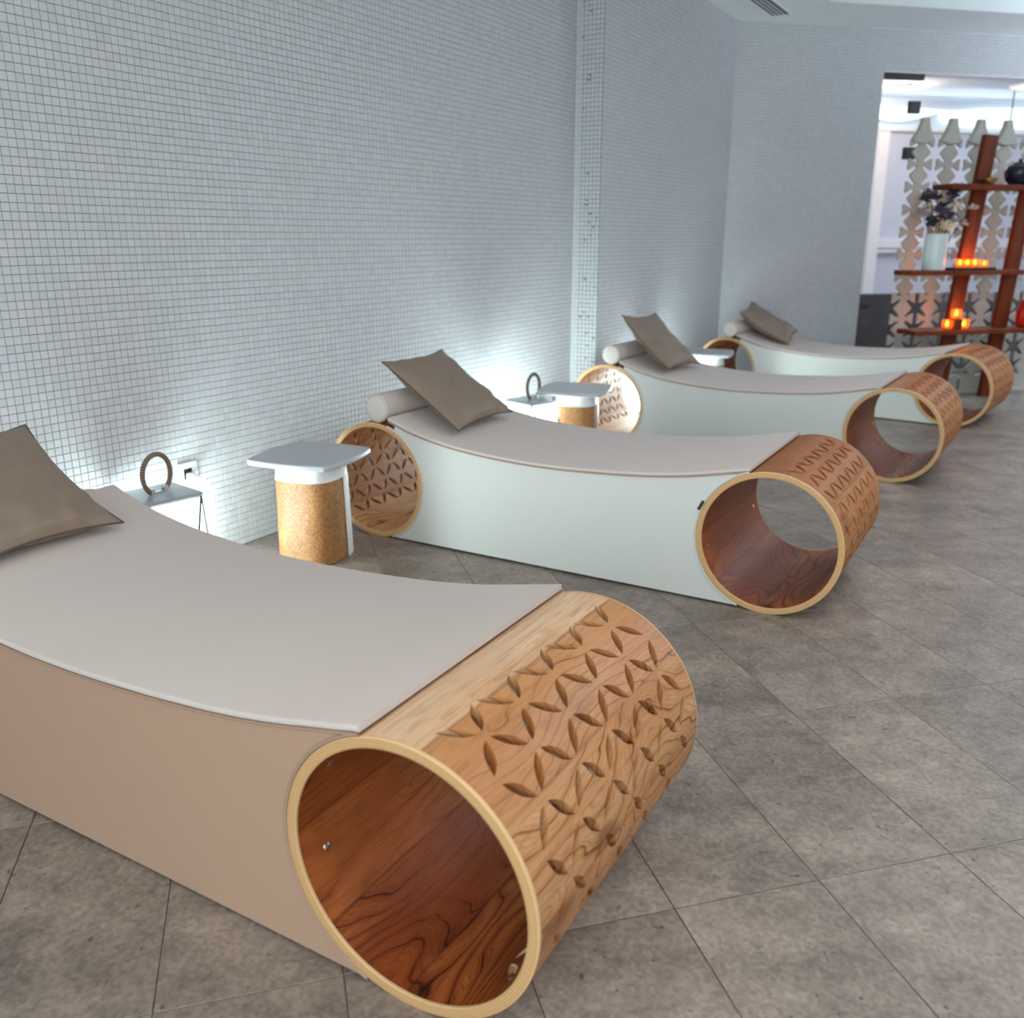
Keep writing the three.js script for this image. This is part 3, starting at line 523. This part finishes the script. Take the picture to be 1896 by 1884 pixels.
// ---------------------------------------------------------------- faceted floor lamps
const LH = 0.335, LT = 0.098, LB = 0.172; // height of the lit body, half side of the top, radius of the turned base
function lampBody() {
  const top = [[1, 1], [-1, 1], [-1, -1], [1, -1]].map(([x, z]) => new V3(x * LT, LH, z * LT)), bot = [0, 1, 2, 3].map((i) => { const a = i * Math.PI / 2; return new V3(LB * Math.cos(a), 0.012, LB * Math.sin(a)); });
  return [top, bot];
}
const [LTOP, LBOT] = lampBody();
const facet = (...v) => { const g = new THREE.BufferGeometry().setFromPoints(v); g.setAttribute('uv', new THREE.Float32BufferAttribute(new Float32Array(v.length * 2), 2)); g.computeVertexNormals(); return g; };
const rod = (a, b, r) => new THREE.TubeGeometry(new THREE.LineCurve3(a, b), 1, r, 6);
const lampLabels = ['faceted white glowing floor lamp with rope ring, behind the nearest lounger by the wall socket', 'faceted white glowing floor lamp with rope ring, beside the second cork table', 'glowing faceted floor lamp hidden behind the third lounger and its cushion, by the far wall'];
const lampSpots = [[-1.200, 2.935, 49], [0.115, 4.80, 40], [1.03, 6.22, 49]];
let lampG;
lampSpots.forEach(([x, f, a], i) => {
  const t = i ? cloneThing(lampG, lampLabels[i]) : thing('floor_lamp', lampLabels[0], 'lamp', [0, 0, 0], 0, 'faceted floor lamps');
  if (!i) {
    lampG = t;
    const parts = []; for (let k = 0; k < 4; k++) { const a = LTOP[k], b = LTOP[(k + 1) % 4], c = LBOT[(5 - 0 - k + 0) % 4]; }
    // neighbours: each top side faces one base corner direction midway, each top corner one base side
    const az = (v) => Math.atan2(v.z, v.x), ring = [...LTOP.map((v) => [az(v), v, 1]), ...LBOT.map((v) => [az(v), v, 0])].sort((p, q) => p[0] - q[0]);
    const n = ring.length; for (let k = 0; k < n; k++) { const p = ring[k], q = ring[(k + 1) % n], r = ring[(k + 2) % n]; parts.push(p[2] ? facet(p[1], r[1], q[1]) : facet(p[1], q[1], r[1])); }
    const close = facet(LBOT[0], LBOT[1], LBOT[2], LBOT[0], LBOT[2], LBOT[3]), lid = facet(LTOP[0], LTOP[2], LTOP[1], LTOP[0], LTOP[3], LTOP[2]);
    mesh('lamp_shade', merge([...parts, close, lid]), M.lampShade, t);
    for (let k = 0; k < n; k++) { const p = ring[k][1], q = ring[(k + 1) % n][1], r = ring[(k + 2) % n][1]; mesh('frame_bar', merge([rod(p, q, 0.0042), rod(p, r, 0.0042)]), M.lampFrame, t); }
    mesh('top_plate', rbox(2 * LT + 0.012, 0.014, 2 * LT + 0.012, 0.004, 0, LH + 0.007, 0), M.lampTop, t);
    const base = new THREE.CylinderGeometry(LB - 0.02, LB - 0.02, 0.01, 4); base.rotateY(Math.PI / 4); base.translate(0, 0.005, 0); mesh('base', base, M.lampFrame, t);
    const pts = []; for (let k = 0; k <= 40; k++) { const w = (-72 + 324 * k / 40) * deg; pts.push(new V3(0.062 * Math.cos(w), LH + 0.078 + 0.068 * Math.sin(w), 0)); }
    const hd = mesh('rope_handle', new THREE.TubeGeometry(new THREE.CatmullRomCurve3(pts), 80, 0.0085, 10), M.rope, t);
    hd.rotation.y = 0.3;
    const cl = mesh('clip', merge([rbox(0.016, 0.022, 0.02, 0.003, 0.03, LH + 0.022, 0), rbox(0.016, 0.022, 0.02, 0.003, -0.03, LH + 0.022, 0), rbox(0.07, 0.006, 0.018, 0.002, 0, LH + 0.017, 0)]), M.steel, t); cl.rotation.y = 0.3;
    numberParts(t);
  }
  t.position.copy(P(x, f)); t.rotation.y = a * deg;
  const l = new THREE.PointLight(lin(...LAMP_COLOR), LAMP_I); l.position.set(0, 0.10, 0); l.castShadow = true; l.shadow.radius = 4; t.add(l);
});

// wall socket and cable
{
  const o = N1.clone().multiplyScalar(-2.70).addScaledVector(D1, D1.dot(new V2(-1.2, 3.21))), t = thing('wall_socket', 'white square socket low on the mosaic wall behind the nearest lamp', 'socket', [o.x, 0.345, -o.y], angleOf(D1));
  mesh('plate', (() => { const s = new THREE.Shape(); s.moveTo(-0.042, -0.042); s.lineTo(0.042, -0.042); s.lineTo(0.042, 0.042); s.lineTo(-0.042, 0.042); s.closePath(); const h = new THREE.Path([new V2(-0.02, -0.02), new V2(-0.02, 0.02), new V2(0.02, 0.02), new V2(0.02, -0.02)]); s.holes.push(h); return extrude(s, 0.010, 0.002, 2, 2); })(), M.plastic, t);
  mesh('recess', box(0.044, 0.044, 0.003, 0, 0, 0.002), M.black, t);
  mesh('plug', merge([rbox(0.032, 0.026, 0.03, 0.008, 0.002, -0.008, 0.022), rbox(0.02, 0.02, 0.03, 0.007, 0.004, -0.012, 0.042)]), M.plastic, t);
  const w = (u, y, z) => t.localToWorld(new V3(u, y, z)); t.updateMatrixWorld(true);
  const c = mesh('power_cable', new THREE.TubeGeometry(new THREE.CatmullRomCurve3([w(0.006, -0.014, 0.056), w(0.02, -0.02, 0.075), w(0.035, -0.05, 0.08), w(0.045, -0.15, 0.07), w(0.03, -0.30, 0.06), w(-0.03, -0.338, 0.07), w(-0.10, -0.338, 0.09)]), 60, 0.0055, 8), M.plastic);
  tag(c, 'white cable hanging from the wall socket towards the nearest lamp', 'cable');
}

// ---------------------------------------------------------------- patterned screen in front of the glass
const SB = new V2(Math.sin(76 * deg), Math.cos(76 * deg)), SN = new V2(SB.y, -SB.x), S0 = new V2(4.001, 7.191), sTurn = angleOf(SB);
const onScreen = (b, y, off = 0) => { const p = S0.clone().addScaledVector(SB, b).addScaledVector(SN, off); return new V3(p.x, y, -p.y); };
{
  const W = 0.235, H = 0.157, t = thing('room_divider', 'pale patterned screen of star shaped openings behind the wooden shelf', 'screen', onScreen(0, 0).toArray(), sTurn);
  const block = (() => { // piece between two star openings; corners notched by their slanting arms
    const x = W / 2, y = H / 2, s = 0.020, q = new THREE.Shape(), low = [[-x + s, -y + 0.0008], [-x + s, -0.036], [-0.037, -0.069], [-0.021, -0.055], [-x + 0.046, -0.006]];
    const left = [...low, ...low.map(([a, b]) => [a, -b]).reverse()], right = left.map(([a, b]) => [-a, -b]), round = (p, n = 2) => { for (; n--;) p = p.flatMap((a, i) => { const b = p[(i + 1) % p.length], k = Math.min(0.25, 0.006 / Math.hypot(b[0] - a[0], b[1] - a[1])); return [[lerp(a[0], b[0], k), lerp(a[1], b[1], k)], [lerp(a[0], b[0], 1 - k), lerp(a[1], b[1], 1 - k)]]; }); return p; };
    round([...left, ...right], 1).forEach(([a, b], i) => i ? q.lineTo(a, b) : q.moveTo(a, b)); q.closePath(); const g = extrude(q, 0.018); g.translate(0, 0, -0.018); return g;
  })();
  const cap = (() => { const q = new THREE.Shape(); q.moveTo(-0.095, 0.0); q.bezierCurveTo(-0.055, 0.045, -0.034, 0.09, -0.024, 0.152); q.lineTo(0.024, 0.152); q.bezierCurveTo(0.034, 0.09, 0.055, 0.045, 0.095, 0.0); q.bezierCurveTo(0.05, -0.03, -0.05, -0.03, -0.095, 0); const g = extrude(q, 0.05, 0.008, 8, 2); g.translate(0, 0, -0.045); return g; })();
  for (let k = 0; k < 8; k++) {
    const x = -1.0795 + k * W; for (let j = 0; j < 11; j++) { const m = mesh('screen_block', block, M.screen, t); m.position.set(x, 1.769 - j * H, 0); }
    const c = mesh('screen_finial', cap, M.screen, t); c.position.set(x, 1.85, 0.012);
    const f = mesh('bottom_block', rbox(W - 0.024, 0.125, 0.075, 0.006, 0, 0.0625, -0.0375), M.screen, t); f.position.x = x;
  }
  mesh('base_rail', rbox(W * 8, 0.03, 0.09, 0.006, -1.0795 + 3.5 * W, 0.015, -0.0375), M.screen, t);
  numberParts(t);
}
// dark wooden shelf and the things on it
const SHELF_OFF = 0.27, shelfAt = (b, y, z = 0) => onScreen(b, y, SHELF_OFF + z);
{
  const t = thing('shelf', 'dark red wooden open shelf with slanting posts in front of the patterned screen', 'shelf', shelfAt(0, 0).toArray(), sTurn);
  const uvm = (g, s = 1.4) => { const p = g.attributes.position, u = g.attributes.uv; for (let i = 0; i < u.count; i++) u.setXY(i, p.getX(i) * s + p.getZ(i) * 0.3, p.getY(i) * s * 0.2 + p.getZ(i) * s); return g; };
  const uvp = (g) => { const p = g.attributes.position, u = g.attributes.uv; for (let i = 0; i < u.count; i++) u.setXY(i, p.getY(i) * 0.9, p.getX(i) * 2.2 + p.getZ(i)); return g; };
  const post = (b0, b1, h, z) => { const L = Math.hypot(h, b1 - b0), g = uvp(rbox(0.115, L, 0.045, 0.005, 0, L / 2, 0)), m = mesh('post', g, M.shelf, t); m.position.set(b0, 0, z); m.rotation.z = -Math.atan2(b1 - b0, h); };
  for (const z of [-0.12]) { post(-0.80, -0.645, 1.88, z); post(-0.365, -0.26, 1.525, z); }
  for (const [y, b0, b1] of [[1.545, -1.02, 0.2], [0.955, -1.255, -0.30], [0.53, -1.17, 0.2]]) mesh('board', uvm(rbox(b1 - b0, 0.035, 0.215, 0.006, (b0 + b1) / 2, y - 0.0175, -0.085)), M.shelf, t);
  numberParts(t);
}
{
  const lathe = (pts, n = 40) => new THREE.LatheGeometry(pts.map(([r, y]) => new V2(r, y)), n);
  // vase and bouquet on the middle board
  const v = tag(mesh('vase', lathe([[0.0, 0.002], [0.074, 0.0], [0.078, 0.006], [0.08, 0.12], [0.078, 0.25], [0.074, 0.254], [0.070, 0.25], [0.07, 0.02], [0, 0.018]]), M.vase), 'pale grey cylindrical vase on the middle board of the wooden shelf', 'vase');
  v.position.copy(shelfAt(-1.03, 0.955, -0.06));
  const q = thing('bouquet', 'dark and cream flowers standing in the pale vase on the shelf', 'flowers', shelfAt(-1.03, 1.0, -0.06).toArray(), sTurn), r = rng(77);
  const bloom = (R0, seed, petals) => { const k = rng(seed), gs = []; for (let i = 0; i < petals; i++) { const g = new THREE.SphereGeometry(1, 8, 6); g.scale(R0 * 0.42, R0 * 0.12, R0 * 0.62); g.translate(0, 0, R0 * 0.45); g.rotateX(-0.9 + 1.3 * k()); g.rotateY(6.283 * i / petals * 2.4); gs.push(g); } return merge(gs); };
  const blooms = [bloom(0.05, 1, 14), bloom(0.06, 2, 16), bloom(0.042, 3, 12)];
  const spots = [[-0.12, 0.44, 'd'], [-0.05, 0.47, 'd'], [0.02, 0.45, 'd'], [0.09, 0.48, 'd'], [0.15, 0.42, 'g'], [0.21, 0.38, 'g'], [-0.09, 0.385, 'c'], [-0.03, 0.36, 'd'], [0.05, 0.40, 'd'], [0.11, 0.40, 'c'], [-0.13, 0.34, 'g'], [0.0, 0.30, 'd'], [-0.06, 0.29, 'd'], [0.08, 0.335, 'd'], [0.17, 0.33, 'g'], [0.12, 0.29, 'g'], [0.06, 0.26, 'c'], [0.20, 0.28, 'g']];
  const stems = [];
  spots.forEach(([x, y, k], i) => {
    const z = (r() - 0.5) * 0.16, m = mesh('flower', blooms[i % 3], k === 'd' ? (i % 2 ? M.petalDark : M.leafDark) : k === 'c' ? M.petalCream : M.petalGrey, q); m.position.set(x, y, z); m.rotation.set(r() * 0.8, r() * 6, (r() - 0.5) * 1.2);
    stems.push(new THREE.TubeGeometry(new THREE.QuadraticBezierCurve3(new V3(x * 0.2, 0, z * 0.2), new V3(x * 0.35, y * 0.6, z * 0.4), new V3(x, y, z)), 8, 0.0025, 5));
  });
  mesh('stems', merge(stems), M.leafDark, q); numberParts(q);
  // dark jar and gilt dish on the top board
  const jar = thing('jar', 'dark blue round lidded jar on the top board of the shelf', 'jar', shelfAt(-0.42, 1.545, -0.05).toArray(), 0);
  mesh('body', lathe([[0, 0.001], [0.055, 0], [0.085, 0.03], [0.1, 0.075], [0.093, 0.115], [0.06, 0.138], [0.045, 0.14], [0, 0.14]]), M.darkGlaze, jar); mesh('lid', lathe([[0.05, 0.138], [0.045, 0.15], [0.012, 0.158], [0.012, 0.168], [0.016, 0.175], [0, 0.18]]), M.darkGlaze, jar);
  const dish = tag(mesh('dish', lathe([[0, 0.001], [0.05, 0], [0.06, 0.01], [0.095, 0.048], [0.1, 0.052], [0.096, 0.054], [0.055, 0.018], [0, 0.012]]), M.gold), 'gilt shallow dish left of the dark jar on the top board', 'dish'); dish.position.copy(shelfAt(-0.70, 1.545, -0.02)); dish.scale.setScalar(0.72);
  // tea lights
  const amberG = lathe([[0, 0.002], [0.028, 0], [0.036, 0.012], [0.04, 0.04], [0.036, 0.07], [0.033, 0.072], [0.034, 0.066], [0.037, 0.04], [0.032, 0.014], [0, 0.006]]), waxG = lathe([[0, 0.007], [0.02, 0.007], [0.02, 0.022], [0, 0.021]]), flameG = lathe([[0, 0.024], [0.009, 0.031], [0.011, 0.040], [0.007, 0.053], [0.0005, 0.066]], 12);
  let c0; const candle = (label, b, y, z, s, group) => {
    const c = c0 ? cloneThing(c0, label) : thing('candle_glass', label, 'candle', [0, 0, 0], 0, group); if (!c0) { c0 = c; mesh('glass', amberG, M.amber, c); mesh('candle', waxG, M.wax, c); mesh('flame', flameG, M.flame, c); }
    c.userData.group = group; c.position.copy(shelfAt(b, y, z)); c.scale.setScalar(s); const l = new THREE.PointLight(lin(1, 0.5, 0.17), 0.035); l.position.set(0, 0.044, 0); c.add(l);
  };
  const gl = 'amber candle glasses on the lower board', gm = 'amber candle glasses on the middle board';
  candle('left one of the two front amber candle glasses on the lower board', -0.868, 0.53, -0.03, 1.0, gl);
  candle('right one of the two front amber candle glasses on the lower board', -0.722, 0.53, -0.03, 1.0, gl);
  const blk = tag(mesh('wooden_block', rbox(0.07, 0.075, 0.07, 0.004, 0, 0.0375, 0), M.shelf), 'small dark wooden block raising one candle on the lower board', 'block'); blk.position.copy(shelfAt(-0.795, 0.53, -0.035)); blk.rotation.y = sTurn;
  candle('raised amber candle glass behind the other two on the lower board', -0.795, 0.605, -0.035, 1.0, gl);
  candle('brightest amber candle glass right of the vase on the middle board', -0.83, 0.975, -0.03, 0.8, gm);
  candle('second amber candle glass right of the vase on the middle board', -0.765, 0.975, -0.03, 0.8, gm);
  candle('third amber candle glass from the vase on the middle board', -0.70, 0.975, -0.03, 0.8, gm);
  candle('small amber candle glass farthest right on the middle board', -0.62, 0.975, -0.03, 0.65, gm);
  const tray = tag(mesh('tray', rbox(0.36, 0.02, 0.10, 0.006, 0, 0.010, 0), M.blackMetal), 'black tray holding candle glasses on the middle board', 'tray'); tray.position.copy(shelfAt(-0.73, 0.955, -0.03)); tray.rotation.y = sTurn;
  const red = thing('jar', 'red glass jar at the right edge of the picture on the lower board', 'jar', shelfAt(-0.165, 0.53, -0.05).toArray(), 0);
  mesh('body', lathe([[0, 0.001], [0.05, 0], [0.065, 0.03], [0.068, 0.12], [0.05, 0.17], [0.04, 0.2], [0.036, 0.2], [0.04, 0.17], [0, 0.16]]), M.redGlass, red); mesh('rim', (() => { const g = new THREE.TorusGeometry(0.039, 0.004, 8, 32); g.rotateX(Math.PI / 2); g.translate(0, 0.2, 0); return g; })(), M.redGlass, red);
}

renderer.render(scene, camera);
